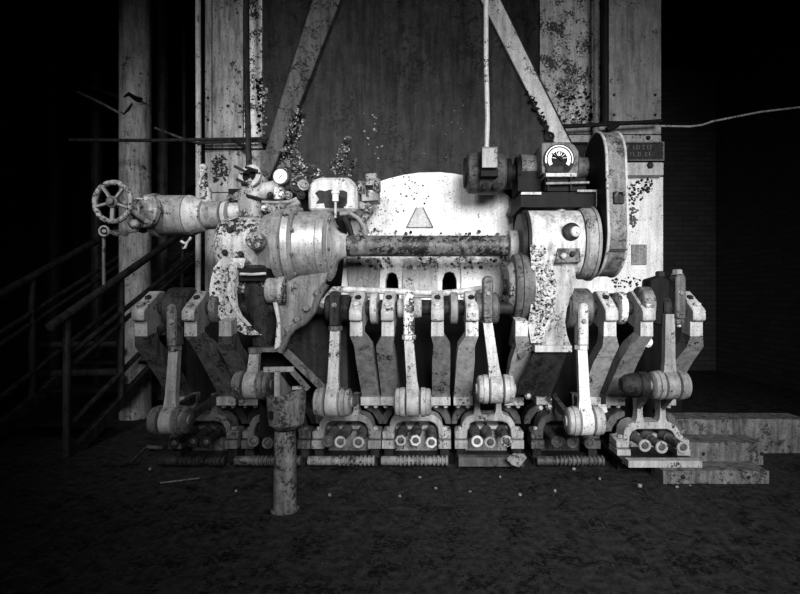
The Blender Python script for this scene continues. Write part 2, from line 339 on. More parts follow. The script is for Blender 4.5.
# ------------------------------------------------------------------ ram units
UX = [-1.62, -1.112, -.62, -.129, .38, .914, 1.436]
UNITS = ['ram unit in shadow next to the metal staircase', 'ram unit standing behind the funnel topped post',
         'ram unit below the stepped steel drum', 'ram unit straight below the triangle emblem',
         'ram unit beside the wheel rim and dark pedestal foot', 'ram unit below the belt guard, white rod in front',
         'ram unit resting over the timber blocks']
legm = [MID, MID, GREY, GREY, LGREY, LGREY, GREY]  # leftmost units painted darker in place of the weaker light there
neckm = [GREY, GREY, LGREY, LGREY, OFFW, OFFW, LGREY]  # necks paler than legs: shade on the down-facing slope is put into colour
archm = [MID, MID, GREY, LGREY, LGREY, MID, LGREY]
K = 3.4 / F
for i, X in enumerate(UX):
    dy = -.2 if i == 6 else 0
    u = thing('ram_unit', UNITS[i], 'ram unit', (X, 3.3, 0), 'ram units along the stoker front')
    for s in (-1, 1):
        if (i, s) in ((1, 1), (2, -1), (5, -1)): continue        # behind the housings, nothing of them shows
        capped = (i, s) not in ((1, -1), (4, 1))
        secs = [(2.9, 1.004, .15, .074), (2.9, .913, .15, .076), (2.965, .845, .178, .102), (3.1, .73, .176, .118), (3.36, .456, .177, .122)]
        rings = [[V(X + s * o - wd / 2, d, z), V(X + s * o + wd / 2, d, z), V(X + s * o + wd / 2, d + .1, z + .02), V(X + s * o - wd / 2, d + .1, z + .02)] for d, z, o, wd in secs]
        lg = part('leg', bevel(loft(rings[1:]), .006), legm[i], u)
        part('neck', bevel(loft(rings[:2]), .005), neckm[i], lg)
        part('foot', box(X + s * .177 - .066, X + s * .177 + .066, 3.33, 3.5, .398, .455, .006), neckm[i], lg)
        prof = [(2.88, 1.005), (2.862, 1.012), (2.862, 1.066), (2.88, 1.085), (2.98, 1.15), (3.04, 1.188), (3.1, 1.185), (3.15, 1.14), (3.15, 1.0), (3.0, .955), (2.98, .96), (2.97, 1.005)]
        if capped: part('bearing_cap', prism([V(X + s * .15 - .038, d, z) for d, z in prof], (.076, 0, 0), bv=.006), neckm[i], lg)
        for k in (-1, 1): bolt(lg, (X + s * .177 + k * .034, 3.37, .398), (0, 0, -1), .016, .026, SCREWL if i > 1 else SCREWM)
        if not capped: continue
        bolt(lg, (X + s * .15, 2.895, 1.096), (0, -.52, .85), .021, .022, SCREWL if i > 1 else SCREWM)
        bolt(lg, (X + s * .15, 2.975, 1.146), (0, -.52, .85), .02, .012, DARK)
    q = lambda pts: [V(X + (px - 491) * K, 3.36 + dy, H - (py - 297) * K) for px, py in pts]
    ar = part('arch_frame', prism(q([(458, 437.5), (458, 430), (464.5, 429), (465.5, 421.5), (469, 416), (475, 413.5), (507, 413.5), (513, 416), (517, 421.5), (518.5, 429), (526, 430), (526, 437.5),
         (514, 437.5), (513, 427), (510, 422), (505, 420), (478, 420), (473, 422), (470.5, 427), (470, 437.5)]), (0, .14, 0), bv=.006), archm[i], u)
    for x0, x1 in ((458, 470.5), (513.5, 526)):
        a = q([(x0, 446.5)])[0]; b = q([(x1, 438.5)])[0]
        part('foot_block', box(a.x, b.x, 3.35 + dy, 3.5 + dy, a.z, b.z, .004), archm[i], ar)
        part('support', box((a.x + b.x) / 2 - .03, (a.x + b.x) / 2 + .03, 3.38 + dy, 3.48 + dy, .0, a.z, .004), DARK, ar)
        c = q([((x0 + x1) / 2, 430)])[0]; bolt(ar, (c.x, 3.4 + dy, c.z), (0, 0, 1), .02, .024, SCREWL if i > 1 else SCREWM)
    for s in (-1, 1):
        g = [(491 + s * x, y) for x, y in ((36, 428), (35, 420), (31, 413), (24, 408.5), (17, 408), (17, 413), (24, 416.5), (29, 424), (30, 428))]
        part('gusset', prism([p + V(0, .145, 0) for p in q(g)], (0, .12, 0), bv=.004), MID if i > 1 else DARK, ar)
        part('post', bevel(loft([[V(X + s * .075 - w_, 3.37 + dy, z), V(X + s * .075 + w_, 3.37 + dy, z), V(X + s * .075 + w_, 3.44 + dy, z), V(X + s * .075 - w_, 3.44 + dy, z)] for w_, z in ((.034, .318), (.02, .35), (.017, .4), (.02, .47))]), .004), archm[i], ar)
    tp = part('tube_plate', box(X - .155, X + .155, 3.53 + dy, 3.6 + dy, .02, .262, .004), archm[i], u)
    part('tube_ledge', box(X - .15, X + .15, 3.45 + dy, 3.528 + dy, .2, .224, .003), archm[i], tp)
    for k, o in enumerate((-.1, 0, .108)):
        o += random.uniform(-.008, .008); zt = (.183 if i != 6 else .212) + random.uniform(-.006, .006); e = 3.2 + dy + random.uniform(-.02, .03)
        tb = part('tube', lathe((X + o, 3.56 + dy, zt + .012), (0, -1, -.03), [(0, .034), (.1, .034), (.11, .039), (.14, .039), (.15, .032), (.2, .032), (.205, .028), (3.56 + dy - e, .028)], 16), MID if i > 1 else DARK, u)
        rm = [DARK, MID, LGREY, WHITE, LGREY, MID, LGREY][i] if k else [DARK, MID, MID, LGREY, WHITE, MID, LGREY][i]
        part('rim', torus((X + o, e - .004, zt), (0, -1, 0), .031, .009, 18 if i != 3 else 7, 6), rm, tb)
        part('plug', lathe((X + o, e + .03, zt), (0, -1, 0), [(0, .02), (.03, .02), (.036, .012)], 8), MID, tb)
    pr = [(0, .026), (.008, .03)]; t = .008; rib0 = .2 if i in (2, 4) else .1
    while t < .44:
        if t > rib0 and not (.3 < t < .335): pr += [(t, .024), (t + .004, .034), (t + .017, .034), (t + .02, .024)]; t += .028
        else: pr += [(t + .01, .03)]; t += .028
    pr += [(.448, .026)]
    if i == 4: part('front_bar', box(X - .215, X + .215, 3.2, 3.26, .02, .08, .006), MID, u)
    elif i != 6: part('ribbed_bar', lathe((X - .224, 3.22, .052), (1, 0, 0), pr, 14), [DARK, MID, GREY, GREY, MID, MID, GREY][i], u)
    else: part('tray_lip', box(X - .22, X + .24, 3.0, 3.06, .084, .126, .005), LGREY, u)
    part('base_plate', box(X - .235, X + .235, 3.26 + dy, 3.7 + dy, .001 if i != 6 else .086, .022 if i != 6 else .11, .003), DARK, u)

    if i == 6: part('pin_cap', lathe(W(645, 342, 3.0), (.3, -1, .1), [(0, .02), (.004, .032), (.03, .034), (.045, .02)], 16), WHITE, u)
# crankshaft with couplings
ck = thing('crankshaft', 'long dark crankshaft carrying the couplings through all bearing caps', 'shaft', (0, 3.04, 1.08))
part('shaft', cyl((-1.86, 3.04, 1.08), (1.66, 3.04, 1.08), .042), DARK, ck)
for i in (0, 2, 3, 5):
    xm = (UX[i] + UX[i + 1]) / 2
    part('coupling', lathe((xm - .025, 3.04, 1.08), (1, 0, 0), [(0, .085), (.006, .102), (.044, .102), (.05, .085)], 24), [MID, MID, LGREY, GREY, MID, WPEEL][i], ck)

# connecting rods with rollers: (rod x at top px, head top y, head bottom y, roller px, py)
RODS = [(175, 304, 346, 171, 420), (256, 318, 345, 253, 385), (335.5, 291, 326, 333, 402), (409, 291, 335, 413, 402), (487.5, 276, 318, 495.5, 389), (581.5, 303, 345, 584.5, 421), (677.5, 274, 319, 668.5, 385)]
RL = ['dim connecting rod hanging beside the metal staircase', 'short connecting rod behind the funnel post with round end eye', 'grey connecting rod below the stepped drum with dark head',
      'pale speckled connecting rod below the triangle emblem', 'connecting rod with tall dark round topped head', 'bright white connecting rod below the belt guard', 'connecting rod clamped by a black bolted strap by timber blocks']
rodm = [GREY, GREY, LGREY, LGREY, OFFW, WHITE, GREY]; headm = [MID, MID, DARK, WPEEL, MID, OFFW, MID]; discm = [MID, MID, GREY, LGREY, OFFW, LGREY, GREY]
for i, (rx, hy, hb, qx, qy) in enumerate(RODS):
    D = 2.93; c = W(qx, qy, D); top = W(rx, hy, D); hbm = W(rx, hb, D)
    u = thing('connecting_rod', RL[i], 'rod', c, 'connecting rods along the crankshaft')
    hw = .031
    pts = [V(top.x - hw, D, hbm.z), V(top.x + hw, D, hbm.z)] + [V(top.x + hw * math.cos(a), D, top.z - hw + hw * math.sin(a)) for a in [math.pi * k / 8 for k in range(9)]]
    if i == 1: hbm = W(257, 348, 2.96); top = W(257, 340, 2.96)
    hd = u if i == 1 else part('head', prism([p + V(0, -.045, 0) for p in pts], (0, .09, 0), bv=.008), headm[i], u)
    if i != 1: part('pin_boss', cyl((top.x - .075, 3.02, 1.08), (top.x + .075, 3.02, 1.08), (.13, 0, .085, .062, .1, .125, .09)[i]), (DARK, DARK, DARK, LGREY, MID, MID, DARK)[i], hd)
    if i != 1: bolt(hd, (top.x, D - .045, (top.z + hbm.z) / 2 + .02), r=.014, h=.012, mat=SCREWM)
    nz = hbm.z; part('collar', lathe((hbm.x, D, nz + .004), (0, 0, -1), [(0, .03), (.004, .042), (.03, .042), (.034, .03)], 6), headm[i] if i != 2 else MID, u)
    e = V(c.x, D, c.z + .05); s0 = V(hbm.x if i != 6 else c.x, D, nz - .028 if i != 6 else nz + .03)
    rings = []
    for p, wd in ((s0, .056), (s0.lerp(e, .75), .064), (e, .085)): rings.append([p + V(-wd / 2, -.022, 0), p + V(wd / 2, -.022, 0), p + V(wd / 2, .022, 0), p + V(-wd / 2, .022, 0)])
    part('rod', bevel(loft(rings), .006), rodm[i], u)
    r = .086
    part('eye', lathe(c - V(.04, 0, 0), (1, 0, 0), [(0, r * .8), (.006, r), (.074, r), (.08, r * .8)], 28), rodm[i], u)
    for s in (-1, 1):
        part('disc', lathe(c + V(s * .046, 0, 0), (s, 0, 0), [(0, r * .9), (.004, r * 1.03), (.03, r * 1.03), (.033, r * .93), (.036, r * .98), (.056, r * .94), (.064, r * .8), (.066, r * .4), (.075, r * .36)], 28), discm[i], u)
        yb = 3.369 + (-.2 if i == 6 else 0)
        part('crosshead_arm', prism([V(c.x + s * .08 - .016, d, z) for d, z in ((D + .02, c.z - .03), (D + .02, c.z + .03), (yb, .47), (yb, .41))], (.032, 0, 0), bv=.003), MID if i else DARK, u)
    if i == 6:
        sg = -1
        part('spacer', lathe(c + V(sg * .125, .02, 0), (sg, 0, 0), [(0, r * .7), (.006, r * .92), (.05, r * .9), (.056, r * .8), (.07, r * .85), (.13, r * .7), (.16, r * .45), (.165, .01)], 24), DARK, u)
    if i == 6:
        st = part('strap', prism([W(x, y, 2.96) for x, y in ((650, 279), (663, 275), (671, 281), (671, 322), (662, 326), (648, 322))], (0, .12, 0), bv=.008), BLACK, u)
        part('eccentric', lathe((c.x - .17, 2.99, 1.1), (1, 0, 0), [(0, .1), (.008, .115), (.07, .115), (.08, .1)], 24), RUSTY, u)
        bolt(st, W(660, 276, 2.99), (0, 0, 1), .03, .03, DARK); bolt(hd, W(677.5, 274, 2.93), (0, 0, 1), .03, .028, GREY); bolt(u, W(679, 322, 2.93), (0, 0, -1), .014, .03, BRIGHT)

# crossbar pipe in front of the casing
cb = thing('crossbar_pipe', 'thin white pipe running across just behind the bearing caps', 'pipe', W(410, 291, 3.18))
part('pipe', tube([W(324, 303, 3.0), W(328, 296, 3.06), W(334, 289.5, 3.16), W(345, 289.5, 3.18), W(385, 291, 3.18), W(440, 293.5, 3.18), W(462, 291.5, 3.18), W(492, 287, 3.18)], .021, 12), OFFW, cb)
part('end_cap', cyl(W(322.5, 305.5, 2.98), W(325.5, 300.5, 3.01), .028), BRIGHT, cb)

# ------------------------------------------------------------------ main drive shaft and drums
SZ, SD = 1.49, 3.2
ds = thing('drive_shaft', 'thick horizontal drive shaft with flaking paint below the white apron', 'shaft', (-.06, SD, SZ))
part('shaft', cyl((-.66, SD, SZ), (.5, SD, SZ), .07, seg=32), paint('shaft_iron', .16, .015, .5, 10, .45, var=.5, bump=.7, edge=2.6), ds)
part('end_collar', lathe((.49, SD, SZ), (1, 0, 0), [(0, .09), (.006, .105), (.06, .105), (.065, .09)], 32), GREY, ds)
ld = thing('stepped_drum', 'stepped bare steel drum with bolted flanges on the drive shaft', 'drum', (-.85, SD, SZ))
fl = part('flange', lathe((-.95, SD, SZ), (1, 0, 0), [(0, .25), (.006, .27), (.045, .27), (.05, .262), (.06, .25), (.062, .2)], 48), STEEL, ld)
dr = part('drum', lathe((-.888, SD, SZ), (1, 0, 0), [(0, .2), (.001, .226), (.14, .226), (.146, .22), (.15, .236), (.193, .236), (.198, .226), (.21, .214), (.214, .1)], 48), STEEL, ld)
part('hub_cone', lathe((-.676, SD, SZ), (1, 0, 0), [(0, .2), (.004, .197), (.01, .15), (.03, .11), (.06, .088), (.09, .08), (.1, .0715)], 40), LGREY, ld)
for k in range(10):
    a = 2 * math.pi * k / 10 + .3; bolt(fl, (-.888, SD + .243 * math.cos(a), SZ + .243 * math.sin(a)), (1, 0, 0), .013, .014, SCREWM)
for k in range(8):
    a = 2 * math.pi * k / 8 + .2; bolt(dr, (-.673, SD + .172 * math.cos(a), SZ + .172 * math.sin(a)), (1, 0, 0), .014, .014, SCREWM)
# left bearing / gear housing
lh = thing('gear_housing', 'peeling white gear housing on the stoker side near the staircase', 'gear housing', (-1.25, 3.2, .75))
hs = part('housing', lathe((-1.40, SD, 1.485), (1, 0, 0), [(0, .1), (.005, .165), (.03, .185), (.08, .195), (.2, .2), (.27, .19), (.285, .185)], 40), HPEEL, lh)
part('end_ring', lathe((-1.114, SD, 1.486), (1, 0, 0), [(0, .18), (.01, .21), (.05, .22), (.055, .228), (.09, .236), (.094, .244), (.145, .25), (.155, .235), (.16, .2)], 48), GREY, lh)
bs = part('plug_boss', cyl((-1.1, 3.04, 1.49), (-1.08, 2.9, 1.49), .062, .055), GREY, lh)
part('plug_cap', lathe((-1.081, 2.905, 1.49), (.12, -1, 0), [(0, .045), (.003, .052), (.03, .052), (.036, .044)], 8), GPEEL, bs)
for x, z in ((-1.31, 1.43), (-1.21, 1.42), (-1.28, 1.57), (-1.24, 1.39)): bolt(hs, (x, 3.02 if abs(z - 1.5) < .09 else 3.04, z), (0, -1, 0), .02, .025, DARK)
part('arm', bevel(loft([[W(x0, y, 2.98), W(x1, y, 2.98), W(x1, y, 3.22), W(x0, y, 3.22)] for x0, x1, y in ((222, 246, 258), (215, 244, 266), (211, 240, 278), (209, 237, 291), (211, 238, 305), (218, 243, 317), (231, 250, 327), (246, 262, 335))]), .012), HPEEL, lh)
part('arm_rib', bevel(loft([[W(x0, y, 2.94), W(x1, y, 2.94), W(x1, y, 2.985), W(x0, y, 2.985)] for x0, x1, y in ((231, 238, 262), (228, 236, 276), (227, 234, 291), (230, 236, 303), (237, 242, 315), (248, 252, 326))]), .006), LGREY, lh)
flakes(lh, [(214, 268), (240, 264), (235, 290), (240, 310), (250, 326), (244, 330), (222, 318), (212, 300)], 2.977, 60, 1.8, DARK); flakes(lh, [(214, 268), (230, 264), (226, 290), (230, 306), (222, 312), (212, 300)], 2.975, 40, 2.0, LGREY)
part('cross_web', pp([(236, 276), (262, 281), (282, 276), (284, 292), (272, 292), (258, 286), (248, 294), (238, 294)], 3.0, .1, bv=.008), GPEEL, lh)
part('spine', pp([(270, 292), (275, 290), (280, 320), (281, 346), (274, 350), (277, 322)], 2.93, .03), LGREY, lh)
sp = part('side_plate', pp([(276, 288), (298, 276), (328, 272), (322, 292), (312, 309), (299, 325), (287, 338), (281, 352), (276, 345)], 2.965, .03), SIDE, lh)
part('bolted_flange', tube([W(326, 284, 2.945), W(318, 298, 2.945), W(314, 310, 2.945), W(304, 322, 2.945), W(294, 327, 2.945), W(288, 334, 2.945), W(283, 345, 2.945), W(280, 352, 2.945)], .022, 8), MID, lh)
for x, y in ((317, 294), (306, 309), (297, 320), (288, 330)): bolt(sp, W(x, y, 2.965), (.3, -1, .2), .024, .04, MID)
bd = part('bearing_disc', lathe((-1.03, 2.96, 1.19), (1, 0, 0), [(0, .06), (.01, .078), (.08, .078), (.085, .088), (.115, .088), (.12, .075)], 28), GPEEL, lh)
for k in range(5):
    a = 2 * math.pi * k / 5; bolt(bd, (-.911, 2.96 + .062 * math.cos(a), 1.19 + .062 * math.sin(a)), (1, 0, 0), .009, .01, SCREWM)
part('drain_elbow', tube([W(258, 268, 3.1), W(258, 290, 3.08), W(262, 310, 3.06), W(264, 330, 3.08), W(263, 346, 3.08)], [.1, .1, .1, .085, .06], 14), RUSTD, lh)
part('sill', box(W(250, 351, 3).x, W(283, 351, 3).x, 2.97, 3.2, W(0, 352, 2.97).z, W(0, 348, 2.97).z, .004), MID, lh)
part('clamp_rod', tube([W(240, 274, 2.93), W(252, 274.5, 2.93), W(266, 273.5, 2.93)], .009, 8), LGREY, lh)
part('clamp_block', box(W(238, 0, 2.95).x, W(267, 0, 2.95).x, 2.955, 3.1, W(0, 281, 2.95).z, W(0, 268, 2.95).z, .008), BLACK, lh)
part('lower_guard', pp([(288, 340), (318, 302), (346, 300), (348, 392), (324, 392), (286, 353)], 3.24, .1), DARK, lh)
part('strut', obox(W(285, 351, 3.1), W(325, 390, 3.2), .03, .05), MID, lh)
part('pedestal_column', box(-1.2, -1.02, 3.3, 3.6, 0, 1.0, .01), BLACK, lh)

# right drum, wheel and pedestal
rd = thing('gear_drum', 'white painted gear drum with round hub next to the belt guard', 'drum', (.8, SD - .02, SZ))
C = V(0, SD - .04, 1.5)
bd = part('body', lathe(V(.6, 0, 0) + C, (1, 0, 0), [(0, .2), (.004, .216), (.33, .216), (.335, .19)], 56), WPEEL if False else paint('drum_white', .62, .03, .30, 11, .42, var=.4), rd)
part('back_flange', lathe(V(.55, 0, 0) + C, (1, 0, 0), [(0, .15), (.003, .195), (.03, .2), (.034, .222), (.049, .222)], 48), DARK, rd)
part('rim_ring', lathe(V(.935, 0, 0) + C, (1, 0, 0), [(0, .19), (.003, .222), (.02, .235), (.07, .235), (.072, .245), (.09, .245), (.094, .2)], 56), GREY, rd)
hub = part('hub', lathe(V(.84, -.17, .05) + C, (0, -1, 0), [(0, .055), (.06, .055), (.066, .048), (.068, .03)], 28), DARK, rd)
part('hub_nut', lathe(V(.853, -.236, .045) + C, (.15, -1, 0), [(0, .032), (.03, .032), (.04, .022), (.042, .012), (.055, .01)], 16), BRIGHT, hub)
part('oil_plug', lathe(V(.835, 0, .212) + C, (0, 0, 1), [(0, .03), (.012, .03), (.014, .016), (.045, .016), (.05, .01)], 16), SCREWL, rd)
vb = part('valve_block', pp([(557, 247), (580, 246), (581, 262), (556, 263)], 2.95, .06), RUSTY, rd)
part('valve_nut', lathe(W(563, 256, 2.95), (0, -1, 0), [(0, .02), (.02, .02), (.026, .012)], 6), LGREY, vb); part('valve_nut', lathe(W(572, 254, 2.95), (0, -1, 0), [(0, .018), (.02, .018), (.026, .012)], 6), DARK, vb)
part('drip_pipe', tube([W(549, 269, 2.94), W(560, 268.5, 2.94), W(573, 269, 2.94)], [.008, .01, .012], 8), LGREY, rd)
wl = thing('clutch_wheel', 'dark worn wheel seen edge on at the end of the drive shaft', 'wheel', (.55, 3.1, 1.2))
WC = V(0, 3.1, 1.215)
part('rim', lathe(V(.5, 0, 0) + WC, (1, 0, 0), [(0, .17), (.004, .205), (.02, .215), (.04, .215), (.045, .228), (.11, .228), (.115, .2)], 48), MID, wl)
part('face', lathe(V(.465, 0, 0) + WC, (1, 0, 0), [(0, .05), (.004, .13), (.03, .16), (.04, .165)], 40), GPEEL, wl)
part('hub', cyl(V(.44, 0, 0) + WC, V(.47, 0, 0) + WC, .05), DARK, wl)
pd = thing('bearing_pedestal', 'cast iron pedestal with flared foot and peeling leg under gear drum', 'pedestal', W(550, 396, 3.2))
part('peeling_leg', bevel(loft([[W(x0, y, 2.9), W(x1, y, 2.9), W(x1, y, 3.02), W(x0, y, 3.02)] for x0, x1, y in ((530, 545, 245), (531, 552, 262), (532, 557, 285), (531, 555, 305), (528, 549, 325), (531, 541, 343))]), .008), HPEEL, pd)
lgp = [(531, 248), (545, 248), (551, 264), (556, 285), (554, 305), (547, 327), (538, 340), (531, 330), (533, 300)]
flakes(pd, lgp, 2.897, 40, 1.9, BLACK); flakes(pd, lgp, 2.893, 70, 2.2, LGREY); flakes(pd, lgp, 2.893, 50, 1.7, GREY); flakes(pd, lgp, 2.893, 40, 1.5, MID)
part('column', bevel(loft([[W(x0, y, 2.93), W(x1, y, 2.93), W(x1, y, 3.25), W(x0, y, 3.25)] for x0, x1, y in ((551, 575, 266), (553, 576, 283), (553, 572, 295), (551, 567, 308), (548, 565, 322), (543, 567, 335), (537, 571, 346))]), .012), PEDM, pd)
ft = part('foot', box(W(535, 0, 2.88).x, W(572, 0, 2.88).x, 2.88, 3.3, W(0, 352, 2.88).z, W(0, 345.5, 2.88).z, .008), LGREY, pd)
for x in (543, 566): bolt(ft, W(x, 345.5, 2.93), (0, 0, 1), .018, .02, SCREWM)
part('raked_base', bevel(loft([[W(533, 352.5, 2.92), W(567, 352.5, 2.92), W(567, 352.5, 3.3), W(533, 352.5, 3.3)], [W(514, 394, 3.1), W(550, 396, 3.1), W(554, 396, 3.5), W(519, 394, 3.5)]]), .01), DARK, pd)
part('rib', pp([(516, 322), (524, 318), (534, 334), (530, 350), (521, 360), (512, 346)], 3.02, .14), MID, pd)
part('anchor_block', box(W(536, 0, 3.1).x, W(551, 0, 3.1).x, 3.08, 3.3, W(0, 404, 3.1).z, W(0, 397, 3.1).z, .006), GPEEL, pd)
for x, y in ((528, 396), (540, 408), (549, 407)): bolt(pd, W(x, y, 3.1), (0, -1, .3), .018, .025, SCREWM)

# belt guard: rounded-end sheet metal case standing in the drive plane
bg = thing('belt_guard', 'tall round ended sheet metal belt guard beside the gear drum', 'guard', (1.1, 3.13, 1.27))
def obround(r1, z1, r2, z2, yc=3.13, n=20):
    return [V(0, yc + r1 * math.cos(a), z1 + r1 * math.sin(a)) for a in [math.pi * k / n for k in range(n + 1)]] + \
           [V(0, yc + r2 * math.cos(a), z2 + r2 * math.sin(a)) for a in [math.pi + math.pi * k / n for k in range(n + 1)]]
GO = obround(.225, 1.985, .262, 1.545)
part('case', prism([p + V(1.045, 0, 0) for p in GO], (.115, 0, 0), bv=.003), paint('guard_sheet', .19, .02, .36, 22, .5, var=.6, bump=.5), bg)
part('side_sheet', prism([p + V(1.035, 0, 0) for p in obround(.212, 1.985, .25, 1.545)], (.009, 0, 0), bv=0), BLACK, bg)
for x in (1.045, 1.16):
    part('edge_bead', tube([p + V(x, 0, 0) for p in GO] + [GO[0] + V(x, 0, 0)], .009, 8), LGREY, bg)
part('seam', box(1.052, 1.153, 2.861, 2.868, 1.43, 1.437, 0), DARK, bg)
la = part('latch', box(1.075, 1.135, 2.86, 2.885, 1.71, 1.78, .008), DARK, bg)
part('latch_handle', tube([V(1.08, 2.86, 1.75), V(1.09, 2.835, 1.775), V(1.12, 2.835, 1.775), V(1.13, 2.86, 1.75)], .007, 8), SCREWM, la)

# ------------------------------------------------------------------ motor, reducer, dial
MD = 3.3
mo = thing('electric_motor', 'dark electric motor with terminal box on shelf above the apron', 'motor', W(485, 195, MD))
mz = W(0, 173.5, MD).z; mx0, mx1 = W(466, 0, MD).x, W(505, 0, MD).x
part('body', lathe((mx0, MD, mz), (1, 0, 0), [(0, .1), (.004, .12), (.015, .136), (.07, .14), (.074, .133), (.08, .133), (.084, .143), (.2, .143), (.204, .134), (.25, .13), (.268, .11)], 36), MOTM, mo)
part('fan_cover', lathe((mx0 - .02, MD, mz), (1, 0, 0), [(0, .03), (.004, .1), (.02, .105)], 28), BLACK, mo)
tb = part('terminal_box', box(W(482, 0, 3.1).x, W(497, 0, 3.1).x, 3.08, 3.2, W(0, 168, 3.1).z, W(0, 148, 3.1).z, .012), MID, mo)
part('box_lid', box(W(482, 0, 3.07).x, W(497, 0, 3.07).x, 3.055, 3.079, W(0, 168, 3.07).z, W(0, 149, 3.07).z, .012), GREY, tb)
part('box_neck', box(W(481, 0, 3.1).x, W(498, 0, 3.1).x, 3.1, 3.2, W(0, 176, 3.1).z, W(0, 168.5, 3.1).z, .006), BLACK, mo)
part('drip_slot', box(mx0 + .1, mx0 + .14, MD - .15, MD - .1, mz - .13, mz - .1, .003), BLACK, mo); part('drip_slot', box(mx0 + .17, mx0 + .21, MD - .15, MD - .1, mz - .13, mz - .1, .003), BLACK, mo)
part('conduit', tube([W(486.5, 148.5, 3.12), W(487.5, 120, 3.12), W(486, 60, 3.12), W(486, -60, 3.12)], .016, 10), LGREY, tb)
rg = thing('speed_reducer', 'dark gear reducer with round white speed dial between motor and guard', 'gearbox', W(545, 195, MD))
part('coupling', lathe((mx1 + .004, MD, mz), (1, 0, 0), [(0, .05), (.003, .1), (.03, .1), (.035, .06), (.06, .06), (.065, .11), (.09, .11), (.095, .08)], 24), BLACK, rg)
part('barrel', lathe((W(519, 0, MD).x, MD, mz + .03), (1, 0, 0), [(0, .08), (.004, .1), (.13, .092), (.135, .07)], 28), MID, rg)
part('lower_case', box(W(518, 0, 3.2).x, W(542, 0, 3.2).x, 3.2, 3.45, W(0, 191, 3.2).z, W(0, 171, 3.2).z, .02), BLACK, rg)
gx0, gx1 = W(541, 0, 3.1).x, W(579, 0, 3.1).x
gz0, gz1 = W(0, 174, 3.1).z, W(0, 142, 3.1).z
gb = part('gear_case', prism([V(x, 3.1, z) for x, z in ((gx0, gz0), (gx1, gz0), (gx1, gz1 - .06), (gx1 - .03, gz1 - .015), (gx1 - .06, gz1), (gx0 + .01, gz1), (gx0, gz1 - .01))], (0, .3, 0), bv=.008), MID, rg)
dc = W(558.5, 160, 3.1)
part('bezel', lathe(dc, (0, -1, 0), [(0, .1), (.012, .1), (.016, .094), (.0165, .085)], 40), DARK, gb)
semi = lambda r0, r1, a0, a1, y, n=24: prism([V(dc.x + r1 * math.cos(a0 + (a1 - a0) * k / n), y, dc.z + r1 * math.sin(a0 + (a1 - a0) * k / n)) for k in range(n + 1)] + [V(dc.x + r0 * math.cos(a1 + (a0 - a1) * k / n), y, dc.z + r0 * math.sin(a1 + (a0 - a1) * k / n)) for k in range(n + 1)], (0, .004, 0))
part('outer_scale', semi(.083, .09, -.3, math.pi + .3, 3.0795), DIALM, gb)
part('inner_scale', semi(.052, .074, -.6, math.pi + .6, 3.0795), DIALM, gb)
part('dial_plate', lathe(dc + V(0, -.0168, 0), (0, -1, 0), [(0, .0845), (.0018, .0845)], 40), BLACK, gb)
for a in (.2, .75, 1.2, 1.57, 2.0, 2.45, 2.95):
    part('dial_mark', obox(dc + V(.022 * math.cos(a), -.02, .022 * math.sin(a)), dc + V(.047 * math.cos(a), -.02, .047 * math.sin(a)), .01, .003, 0), DIALM, gb)
part('needle', obox(dc + V(.02, -.026, -.016), dc + V(-.052, -.026, .038), .007, .004, 0), BLACK, gb)
part('dial_boss', box(dc.x - .085, dc.x + .02, 3.066, 3.084, dc.z - .086, dc.z - .05, .004), DARK, gb)
tg = torus(W(549, 137, 3.15), (.3, 1, 0), .028, .008, 20, 8)
part('lifting_eye', tg, BLACK, gb)
part('shelf_plate', box(W(546, 0, 3.04).x, W(577, 0, 3.04).x, 3.04, 3.35, W(0, 176.5, 3.04).z, W(0, 173, 3.04).z, .004), LGREY, rg)
part('guide_rod', cyl(W(546, 183.5, 3.04), W(589, 182.5, 3.04), .008), GREY, rg)
for x in (548, 571): part('stud', cyl(W(x, 191, 3.055), W(x, 177, 3.055), .007, seg=8), DARK, rg)
part('output_flange', lathe((gx1 + .003, MD - .03, mz + .03), (1, 0, 0), [(0, .06), (.003, .1), (.02, .11), (.03, .075), (.1, .07), (.125, .09), (.16, .09)], 28), MID, rg)
part('lower_box', box(W(545, 0, 3.08).x, W(586, 0, 3.08).x, 3.08, 3.4, W(0, 191, 3.08).z, W(0, 178, 3.08).z, .008), BLACK, rg)
sh = thing('motor_shelf', 'black steel shelf carrying the motor and speed reducer', 'shelf', W(555, 209, 3.2))
part('beam', box(W(521, 0, 3.08).x, W(606, 0, 3.08).x, 3.08, 3.5, W(0, 207, 3.08).z, W(0, 192, 3.08).z, .006), BLACK, sh)
part('lip', box(W(520, 0, 3.1).x, W(540, 0, 3.1).x, 3.06, 3.079, W(0, 194.5, 3.06).z, W(0, 192, 3.06).z, .002), LGREY, sh)
part('frame_bar', obox(W(597, 207, 3.06), W(597, 192, 3.06), .014, .014), GREY, sh)
part('frame_bar', obox(W(577, 191, 3.06), W(597, 191, 3.06), .014, .014), GREY, sh)

# ------------------------------------------------------------------ oil box, gauge, fittings above the drums
ob = thing('oil_box', 'rounded white oil tank with torn dark paint above the stepped drum', 'tank', W(333, 213, 3.35))
part('tank', pp([(308, 211), (307.5, 190), (310, 182), (317, 177), (347, 177), (353, 180), (357, 187), (357.5, 211)], 3.28, .3, bv=.02), OFFW, ob)
part('bare_patch', pp([(315, 193), (319, 190), (325, 191), (330, 189.5), (338, 191), (343, 190), (347, 192), (347, 203), (343, 208), (325, 207.5), (324, 203), (316, 203.5), (319, 199)], 3.274, .006, bv=0), DARK, ob)
oc = part('oil_cup', lathe(W(335.5, 202, 3.2), (0, 0, 1), [(0, .012), (.004, .022), (.05, .022), (.054, .028), (.07, .028), (.076, .018)], 16), WHITE, ob)
part('cup_stem', cyl(W(335.5, 218, 3.2), W(335.5, 202, 3.2), .009, seg=10), LGREY, oc)
part('cup_arm', cyl(W(335.5, 197, 3.2), W(335.5, 197, 3.28), .012, seg=10), LGREY, oc)
